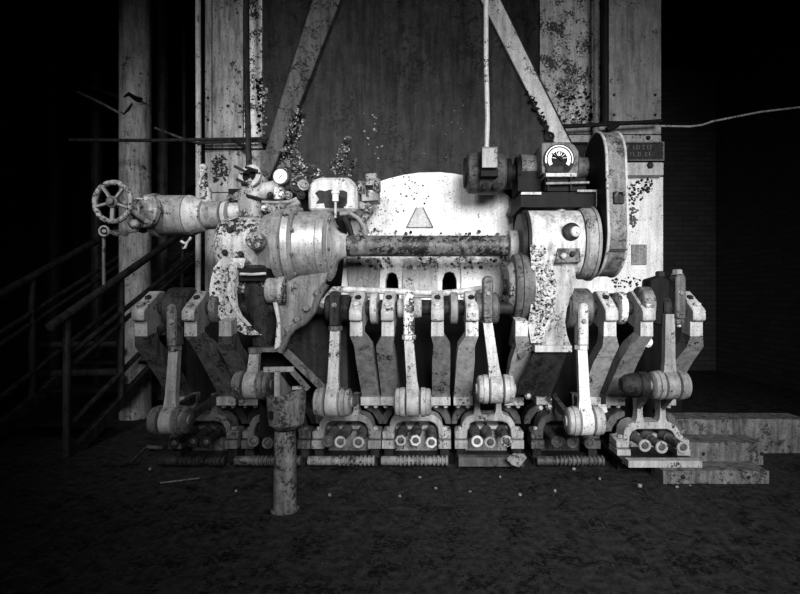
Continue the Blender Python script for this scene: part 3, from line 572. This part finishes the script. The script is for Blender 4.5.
vf = thing('valve_cluster', 'peeling pipe fitting cluster between oil tank and white apron', 'pipe fitting', W(367, 215, 3.4))
part('body', pp([(361, 181), (377, 180), (378, 200), (362, 201)], 3.34, .16, holes=[[(365, 185), (373, 185), (373, 197), (366, 197)]], bv=0), GPEEL, vf)
for a, b, r in (((358, 188), (365, 188), .05), ((375, 186), (380, 186), .055), ((366, 178), (377, 177), .03), ((358, 205), (372, 210), .03)): part('fitting', cyl(W(*a, 3.36), W(*b, 3.36), r, seg=12), GPEEL, vf)
part('branch', tube([W(368, 201, 3.4), W(370, 212, 3.4), W(362, 222, 3.4), W(366, 234, 3.4)], .028, 10), GPEEL, vf)
bw = thing('bowed_strap', 'thin curved strap arching over the drum end beside the oil tank', 'strap', W(348, 230, 3.3))
part('strap', tube([W(340, 214, 3.25), W(350, 213, 3.25), W(358, 218, 3.25), W(364, 226, 3.25), W(366, 236, 3.25)], .014, 8), GREY, bw)
part('strap_leg', tube([W(344, 216, 3.27), W(349, 226, 3.3), W(352, 238, 3.3)], .02, 8), DARK, bw)
mf = thing('pipe_manifold', 'white cast pipe manifold with open flange beside the pressure gauge', 'pipe fitting', W(252, 215, 3.4))
part('body', tube([W(252, 218, 3.4), W(253, 200, 3.4), W(254, 188, 3.4), W(262, 178, 3.42)], [.1, .1, .085, .08], 20), GPEEL, mf)
of = part('open_flange', lathe(W(251, 177, 3.36), (-.2, -1, .25), [(0, .05), (.0, .085), (.02, .085), (.024, .075), (.024, .052), (-.04, .048)], 28), LGREY, mf)
part('bore', lathe(W(251, 177, 3.36), (-.2, -1, .25), [(-.05, .052), (.0225, .052)], 20), BLACK, of)
part('branch', tube([W(256, 198, 3.36), W(266, 190, 3.36), W(274, 188, 3.36), W(284, 186, 3.36)], [.06, .055, .05, .045], 14), LGREY, mf)
for a, b in (((234, 166), (246, 172)), ((236, 179), (247, 184)), ((245, 167), (258, 171)), ((246, 195), (264, 200))): part('stud', cyl(W(*a, 3.28), W(*b, 3.3), .01, seg=8), DARK, mf)
part('fitting', pp([(274, 186), (283, 186), (284, 199), (273, 199)], 3.28, .06), WPEEL, mf)
part('cross_pipe', tube([W(262, 202, 3.26), W(275, 202.5, 3.26), W(288, 202, 3.26), (W(297, 199, 3.28))], [.01, .01, .012, .016], 8), GREY, mf)
for x, y, r, m in ((270, 196, .022, DARK), (288, 196, .03, GPEEL), (296, 190, .035, DARK), (303, 186, .04, GPEEL), (264, 209, .02, WPEEL), (301, 196, .03, DARK), (282, 208, .03, GPEEL), (292, 212, .03, GPEEL)): part('union', lathe(W(x, y, 3.27), (.4, -1, .2), [(0, r), (.02, r), (.024, r * .7), (.04, r * .7), (.044, r * .4)], 8), m, mf)
part('cock', cyl(W(291, 207, 3.24), W(299, 202, 3.26), .022, seg=12), GREY, mf)
part('ribbed_union', lathe(W(266, 207, 3.3), (1, -.1, -.35), [(0, .03), (.01, .045), (.03, .045), (.034, .035), (.05, .035), (.054, .048), (.09, .048), (.094, .035), (.14, .035)], 14), GPEEL, mf)
ga = thing('pressure_gauge', 'small round pressure gauge with white dial above the gear housing', 'gauge', W(280, 186, 3.25))
gc = W(280, 176.5, 3.22)
gr = part('case', lathe(gc + V(.01, .05, 0), (-.12, -1, 0), [(0, .04), (.004, .056), (.05, .057), (.056, .052), (.0565, .047)], 32), MID, ga)
part('dial', lathe(gc + V(.004, -.004, 0), (-.12, -1, 0), [(0, .0475), (.003, .0475)], 32), DIALM, gr)
part('needle', obox(gc + V(-.006, -.011, -.016), gc + V(.02, -.011, .012), .004, .002, 0), BLACK, gr)
part('stem', cyl(W(281, 190, 3.27), W(281, 183, 3.27), .014, seg=10), LGREY, ga)

# ------------------------------------------------------------------ steam pipe and valve
PD = 3.34
stp = thing('steam_pipe', 'large grey steam pipe stepping down from valve to gear housing', 'pipe', W(195, 236, PD))
pz = W(0, 215.5, PD).z
part('main_run', lathe((-1.9, PD, pz), (1, 0, 0), [(0, .12), (.004, .138), (.2, .138), (.203, .12)], 40), GREY, stp)
part('reducer', lathe((-1.696, PD, pz), (1, 0, 0), [(0, .128), (.004, .139), (.016, .139), (.07, .118), (.1, .106), (.103, .09)], 40), LGREY, stp)
part('middle_run', lathe((-1.594, PD + .02, pz + .006), (1, 0, 0), [(0, .09), (.003, .1), (.115, .094), (.118, .08)], 36), GREY, stp)
part('union', lathe((-1.475, PD + .04, pz + .016), (1, 0, 0), [(0, .07), (.003, .09), (.03, .09), (.033, .07)], 32), LGREY, stp)
part('branch_run', cyl((-1.44, PD + .05, pz + .03), (-1.27, PD + .06, pz + .035), .067, seg=28), LGREY, stp)
part('end_ring', torus((-1.262, PD + .06, pz + .035), (1, 0, 0), .06, .016, 28, 8), LGREY, stp)
gv = thing('gate_valve', 'gate valve with spoked handwheel and bolted flange beside the pillar', 'valve', W(140, 230, PD))
part('flange', lathe((-1.945, PD, pz), (1, 0, 0), [(0, .13), (.003, .15), (.035, .15), (.04, .135)], 32), GREY, gv)
vbz = part('valve_body', lathe(W(133, 216, PD), (1, 0, 0), [(0, .07), (.01, .1), (.06, .12), (.12, .1), (.155, .11)], 24), RUSTY, gv)
for k in range(8):
    t = 2 * math.pi * k / 8; bolt(gv, V(-1.949, PD + .122 * math.cos(t), pz + .122 * math.sin(t)), (-1, 0, 0), .016, .03, SCREWM)
bf = part('bonnet_flange', lathe(W(150, 212, 3.22), (-.45, -1, .1), [(0, .1), (.004, .112), (.03, .112), (.034, .09), (.06, .07), (.1, .06)], 24), GPEEL, gv)
for k in range(6):
    t = 2 * math.pi * k / 6; bolt(bf, W(150, 212, 3.22) + V(-.014 + .085 * math.cos(t) * .9, -.03 - .085 * math.cos(t) * .41, .085 * math.sin(t)), (-.45, -1, .1), .016, .03, SCREWL)
hwc = W(113, 202, 3.0)
st0 = W(143, 212, 3.28)
part('yoke', tube([W(147, 204, 3.24), W(134, 203, 3.16), W(124, 204, 3.1)], [.025, .02, .018], 10), GREY, gv)
part('yoke', tube([W(149, 222, 3.2), W(140, 216, 3.13), W(128, 209, 3.08)], [.025, .02, .018], 10), GREY, gv)
part('bonnet', cyl(W(139, 212, 3.2), W(148, 215, 3.28), .06, .075, 16), GPEEL, gv)
part('stem', cyl(hwc, st0, .016, seg=12), STEEL, gv)
hw = part('handwheel', torus(hwc, (0.1, 1, 0), .122, .0165, 44, 10), paint('wheel_paint', .36, .02, .42, 16, .5, var=.4), gv)
part('hub', lathe(hwc + V(0, .02, 0), (0, -1, 0), [(0, .03), (.004, .038), (.035, .036), (.04, .024), (.055, .022), (.06, .012)], 16), MID, hw)
for k in range(5):
    t = 2 * math.pi * k / 5 + math.pi * .72 - .1; part('spoke', obox(hwc + V(.03 * math.cos(t), 0, .03 * math.sin(t)), hwc + V(.11 * math.cos(t), .0, .11 * math.sin(t)), .022, .014, .004), GREY, hw)
part('packing_nut', lathe(W(136, 224, 3.15), (.2, -1, 0), [(0, .03), (.03, .03), (.04, .02)], 6), GREY, gv)
dv = thing('drain_valve', 'tiny drain valve with small wheel below the big handwheel', 'valve', W(110, 235, 3.1))
part('wheel', torus(W(104, 231, 3.05), (0, 1, 0), .03, .007, 20, 6), GREY, dv)
part('hub', cyl(W(104, 231, 3.02), W(105, 231, 3.1), .012, seg=8), GREY, dv)
part('pipe', tube([W(105, 231, 3.1), W(115, 233, 3.12), W(125, 233, 3.15), W(137, 230, 3.2), W(141, 225, 3.25)], .012, 8), GREY, dv)
part('drop_pipe', tube([W(104, 233, 3.1), W(103.5, 260, 3.1), W(104, 285, 3.1)], .01, 8), MID, dv)
for x in (116, 125): part('union', cyl(W(x - 2, 233, 3.13), W(x + 2, 233, 3.13), .022, seg=8), GREY, dv)
sv = thing('safety_valve', 'upright white safety valve standing on the steam pipe', 'valve', W(205, 203, 3.36))
part('base', lathe(W(206, 204, 3.36), (0, 0, 1), [(0, .05), (.02, .05), (.03, .04), (.09, .038), (.11, .028), (.12, .02)], 18), HPEEL, sv)
part('bonnet', lathe(W(204, 187, 3.36), (-.08, 0, 1), [(0, .03), (.05, .024), (.07, .03), (.1, .03), (.12, .02), (.14, .018)], 16), HPEEL, sv)
part('cap', lathe(W(203, 169.5, 3.36), (.1, 0, 1), [(0, .025), (.015, .03), (.03, .024), (.038, .01)], 14), HPEEL, sv)
part('lever', tube([W(199, 185, 3.33), W(201, 178, 3.33), W(204, 172, 3.33)], .01, 8), LGREY, sv)
br = thing('hook_bracket', 'small pale hook hanging under the mitred steam pipe', 'hook', W(187, 244, 3.25))
part('hook', tube([W(181, 241, 3.25), W(184, 243, 3.25), W(187, 243, 3.25), W(190, 239, 3.25), W(191, 237, 3.25)], .009, 8), LGREY, br)
part('hook_tip', tube([W(187, 243, 3.25), W(185, 248, 3.25), W(183, 248, 3.25)], .008, 8), LGREY, br)
tr = thing('nut_tray', 'dark tray of loose nuts and scrap behind the steam pipe', 'tray', W(231, 205, 3.75))
ta, tb_ = W(218, 203, 3.7), W(245, 189, 3.7)
part('tray', box(ta.x, tb_.x, 3.7, 3.95, ta.z - .02, ta.z + .012, .004), BLACK, tr)
part('tray_back', box(ta.x - .03, tb_.x + .05, 3.955, 3.97, ta.z, tb_.z + .06, .003), BLACK, tr)
for k in range(34):
    bolt(tr, (random.uniform(ta.x + .02, tb_.x - .02), random.uniform(3.71, 3.9), ta.z + .012 + random.uniform(0, .075)), (random.uniform(-1, 1), random.uniform(-1, 0), random.uniform(0, 1)), .021, .03, GPEEL, name='nut')

# ------------------------------------------------------------------ pillar, background pipes
pl = thing('pillar', 'stout round painted pillar with torn paint beside the handwheel', 'pillar', (W(135.5, 0, 4.6).x, 4.6, 0))
px_ = W(135.5, 0, 4.6).x
part('shaft', lathe((px_, 4.6, 0), (0, 0, 1), [(0, .135), (1.0, .135), (3.0, .135), (4.69, .135)], 40), CONC, pl)
part('torn_paint', tube([W(124, 97, 4.462), W(129, 94, 4.462), W(135, 98, 4.46), W(141, 99, 4.462), (W(137, 102, 4.46))], [.008, .02, .022, .02, .006], 6), BLACK, pl)
part('torn_paint', tube([W(121, 112, 4.475), W(124, 114, 4.468), W(128, 110, 4.462), W(132, 103, 4.462)], [.006, .009, .012, .006], 6), BLACK, pl)
for px, d, r, m, lab in ((162.5, 5.4, .055, MID, 'slim dim column standing behind the stout round pillar'), (97, 5.2, .055, DARK, 'slim dark column beyond the handwheel'), (54, 5.6, .07, DARK, 'slim sooty column out in the dark bay')):
    solo('background_column', cyl((W(px, 0, d).x, d, 0), (W(px, 0, d).x, d, 4.69), r, seg=20), m, lab, 'column', 'slim columns in the dark bay')
def run(name, pts, r, mat, lab, cat='pipe', grp=None): return solo(name, tube(pts, r, 10), mat, lab, cat, grp)
run('riser_pipe', [W(198, -40, 4.12), W(198.5, 150, 4.12), W(198, 290, 4.12), W(197, 425, 4.12)], .022, LGREY, 'pale vertical riser pipe along the edge of the boiler casing')
run('conduit', [W(246, -40, 4.0), W(247, 90, 4.0), W(249, 166, 3.9)], .024, DARK, 'dark vertical conduit dropping to the pipe manifold')
run('rail_pipe', [W(70, 140, 4.1), W(150, 140.5, 4.1), W(268, 138.5, 4.1)], .014, DARK, 'dark upper rail pipe across the white casing and pillar')
run('rail_pipe', [W(196, 143, 4.08), W(230, 142, 4.08), W(266, 141, 4.08)], .011, DARK, 'thin lower rail pipe just under the rail across the casing')
run('brace_rod', [W(232, 139, 4.04), W(248, 150, 4.04)], .016, BLACK, 'short black diagonal brace under the rail pipe', 'rod')
run('tie_rod', [W(155, 128, 4.7), W(186, 140, 4.7), W(196, 142, 4.7)], .012, MID, 'thin sagging tie rod between the slim column and riser pipe', 'rod')
run('tie_rod', [W(78, 92, 4.9), W(101, 103, 4.8), W(123, 115, 4.6)], .013, GREY, 'pale thin tie rod sloping into the stout pillar', 'rod')
run('cross_beam', [W(40, 73, 5.0), W(100, 90, 5.0), W(120, 98, 5.0)], .025, DARK, 'dark sloping beam high up left of the pillar', 'beam')
run('steam_line', [W(183, -40, 5.3), W(184.5, 150, 5.3), W(182, 290, 5.3)], .02, DARK, 'thin dark vertical line between slim column and casing')
run('vertical_pipe', [W(596, -40, 4.05), W(596, 136, 4.05)], .024, MID, 'dark vertical pipe above the belt guard')
run('vertical_pipe', [W(605, -40, 4.12), W(605, 124, 4.12)], .032, BLACK, 'thick black stanchion next to pale casing panel above guard')
run('cable_pipe', [W(558, 127, 4.02), W(612, 124, 4.02), W(640, 122.5, 4.02), W(662, 121, 4.02)], .017, BLACK, 'black horizontal pipe crossing the casing above nameplate')
run('hanging_cable', [W(660, 126, 4.0), W(690, 126.5, 4.0), W(702, 125, 4.0), W(712, 121.5, 4.0), W(760, 112, 4.0), W(860, 100, 4.0)], .008, GREY, 'pale cable leading off across the dark brick wall', 'cable')
run('cable_bracket', [W(607, 130, 4.0), W(618, 124, 4.0)], .025, BLACK, 'stubby black bracket under horizontal pipe above the guard', 'bracket')

# ------------------------------------------------------------------ staircase at the left, climbing away from the camera
sx = -2.64
sr = thing('metal_staircase', 'dark steel staircase with double handrails behind the ram units', 'staircase', (sx - .35, 3.7, 0))
for x in (sx, sx - .75):
    part('stringer', obox((x, 3.55, 0.03), (x, 7.2, 1.8), .05, .09), DARK, sr)
    part('mid_rail', tube([V(x, 3.5, .235), V(x, 6.9, 1.96)], .022, 8), DARK, sr)
    for z0 in (.745, .835): part('mid_rail', tube([V(x, 3.5, z0 - .09), V(x, 6.9, z0 + 1.62)], .02, 8), DARK, sr)
    part('handrail', tube([V(x, 3.3, .945), V(x, 6.9, 2.76)], .032, 10), DARK, sr)
    for y in (4.05, 5.4, 6.7): part('post', cyl((x, y, (y - 3.55) * .485 + .03), (x, y, (y - 3.68) * .504 + 1.13), .026, seg=10), DARK, sr)
    part('post', cyl((x, 3.45, 0), (x, 3.45, 1.02), .026, seg=10), DARK, sr)
for k in range(9):
    y = 3.72 + k * .39; z = .06 + (y - 3.55) * .485
    part('tread', box(sx - .72, sx - .03, y, y + .26, z, z + .03, .003), BLACK, sr)
run('floor_rail', [W(40, 345, 4.3), W(118, 344, 4.3)], .03, DARK, 'dark horizontal rail beyond the staircase', 'rail')
run('floor_rail', [W(40, 374, 4.3), W(118, 372, 4.3)], .035, DARK, 'second horizontal rail low beyond the staircase', 'rail')

# ------------------------------------------------------------------ funnel on its post
fp = thing('funnel_post', 'rusty standing post with a cut funnel bucket on top', 'post', (W(285, 0, 2.6).x, 2.6, 0))
fx = W(286.5, 0, 2.6).x
part('post', lathe((W(285, 0, 2.6).x, 2.6, 0), (0, 0, 1), [(0, .075), (.01, .062), (.2, .06), (.4, .056), (.43, .055)], 24), RUSTY, fp)
zt = W(0, 392, 2.6).z; zb = W(0, 423, 2.6).z
bk = NB(); n = 32
def rg_(r, z, sl=0): return [V(fx + r * math.cos(2 * math.pi * k / n), 2.6 + r * math.sin(2 * math.pi * k / n), z + sl * math.cos(2 * math.pi * k / n)) for k in range(n)]
loft([rg_(.03, zb - .035), rg_(.07, zb - .025), rg_(.092, zb), rg_(.1, (zt + zb) / 2), rg_(.104, zt, .028), rg_(.096, zt, .028), rg_(.09, (zt + zb) / 2), rg_(.08, zb + .01)], bk)
part('funnel', bk, RUSTY, fp)
part('slot', box(fx - .062, fx - .04, 2.503, 2.53, zb + .045, zb + .085, .004), BLACK, fp)
part('upright', obox(W(277.5, 402, 2.55), W(277.5, 371, 2.55), .028, .02), GREY, fp)
part('top_bar', obox(W(264, 369.5, 2.55), W(294, 369, 2.55), .02, .026), GREY, fp)
part('side_arm', obox(W(292, 371, 2.56), W(308, 389, 2.6), .02, .03), MID, fp)
part('fin', prism([W(280, 374, 2.56), W(280, 399, 2.56), W(292, 390, 2.62)], (0, .008, 0)), MID, fp)
part('inner_bar', obox(W(292, 388, 2.6), W(307, 387, 2.63), .016, .016), GREY, fp)

# ------------------------------------------------------------------ timber blocks at the right
for x0, x1, y0, y1, z0, z1, lab in ((1.41, 2.06, 2.95, 3.12, .002, .082, 'weathered low front timber lying on the floor under tray lip'),
                                    (1.72, 2.25, 3.28, 3.48, .002, .155, 'grey middle timber standing behind the low front timber'),
                                    (1.76, 2.75, 3.53, 3.73, .002, .25, 'tallest rear timber block beside dark stoker front')):
    b = NB(); n = 9; rings = []
    for k in range(n):
        x = x0 + (x1 - x0) * k / (n - 1); j = lambda: random.uniform(-.004, .004)
        rings.append([V(x, y0 + j(), z0), V(x, y1 + j(), z0), V(x, y1 + j(), z1 + j()), V(x, y0 + j(), z1 + j())])
    loft(rings, b); bevel(b, .006)
    t = thing('timber_block', lab, 'timber', ((x0 + x1) / 2, (y0 + y1) / 2, z0), 'timbers beside the end ram unit')
    part('beam', b, WOOD, t)
    for k in range(2): bolt(t, (x0 + .12 + .4 * k, y0, z0 + (z1 - z0) * .5), (0, -1, 0), .012, .008, DARK, name='nail_head')

# ------------------------------------------------------------------ debris on the floor
for i, (px, py, s) in enumerate(((420, 478, .03), (470, 492, .025), (330, 496, .03), (640, 487, .04), (677, 488, .03), (574, 470, .03), (150, 470, .025), (155, 447, .03), (236, 492, .02), (520, 496, .03), (600, 480, .025), (690, 486, .02), (436, 489, .03), (400, 497, .025), (500, 478, .02), (555, 492, .025))):
    s *= .4; d = 1.15 * F / (py - CY); c = W(px, py, d); b = NB(); n = 7; ang = random.random() * 6
    pts = [V(c.x + s * (.6 + .5 * random.random()) * math.cos(ang + 2 * math.pi * k / n), c.y + s * (.5 + .5 * random.random()) * math.sin(ang + 2 * math.pi * k / n), .001) for k in range(n)]
    prism(pts, (0, 0, .006 + .012 * random.random()), bv=.002, bm=b)
    solo('paint_flake', b, CHIPM, 'small pale paint flake lying on the dark floor', 'flake', 'paint flakes on the floor')
b = NB()
for k in range(900):
    x, y = random.uniform(-2.4, 2.6), random.uniform(2.0, 3.25); s = random.uniform(.0015, .006)
    if abs(x - fx) < .12 and 2.45 < y < 2.75: continue
    c = V(x, y, s * .4); r = [c + V(random.uniform(-s, s), random.uniform(-s, s), random.uniform(0, s)) for _ in range(4)]
    vs_ = [b.verts.new(p) for p in r]
    for f in ((0, 1, 2), (0, 1, 3), (1, 2, 3), (0, 2, 3)): b.faces.new([vs_[q] for q in f])
g = solo('grit', b, MID, 'fine scattered grit and crumbs across the dark floor', 'grit'); g['kind'] = 'stuff'
ss = thing('steel_scrap', 'pale bent scrap of sheet leaning on ribbed bar beside pedestal', 'scrap', W(517, 466, 3.12))
part('sheet', prism([W(506, 459, 3.12), W(514, 453.5, 3.14), (W(524, 454, 3.14)), W(527, 458, 3.12), W(519, 467.5, 3.1), W(512, 465, 3.1)], (0, .01, 0), bv=.002), GREY, ss)
rgn = W(155, 450, 3.6); rgn.z = .02
solo('iron_ring', torus((rgn.x, 3.6, .022), (.1, .35, 1), .05, .014, 24, 8), MID, 'small rusty iron ring lying on the floor next to staircase foot', 'ring')
for x, y, x2, y2, lab in ((131, 462, 146, 447, 'thin steel offcut rod on the floor leading to iron ring'), (160, 483, 200, 478, 'long thin wire lying flat on the floor near the funnel post')):
    a = W(x, y, 1.14 * F / (y - CY)); b_ = W(x2, y2, 1.14 * F / (y2 - CY)); solo('offcut_rod', cyl(a, b_, .006, seg=8), MID, lab, 'rod')
rag = NB(); bmesh.ops.create_icosphere(rag, subdivisions=2, radius=.035, matrix=Matrix.Translation(W(602, 409, 3.25)))
for v in rag.verts: v.co += V(random.uniform(-.01, .01), random.uniform(-.01, .01), random.uniform(-.012, .012))
solo('rag', rag, WHITE, 'crumpled white rag stuffed behind the bright white rod end', 'rag')
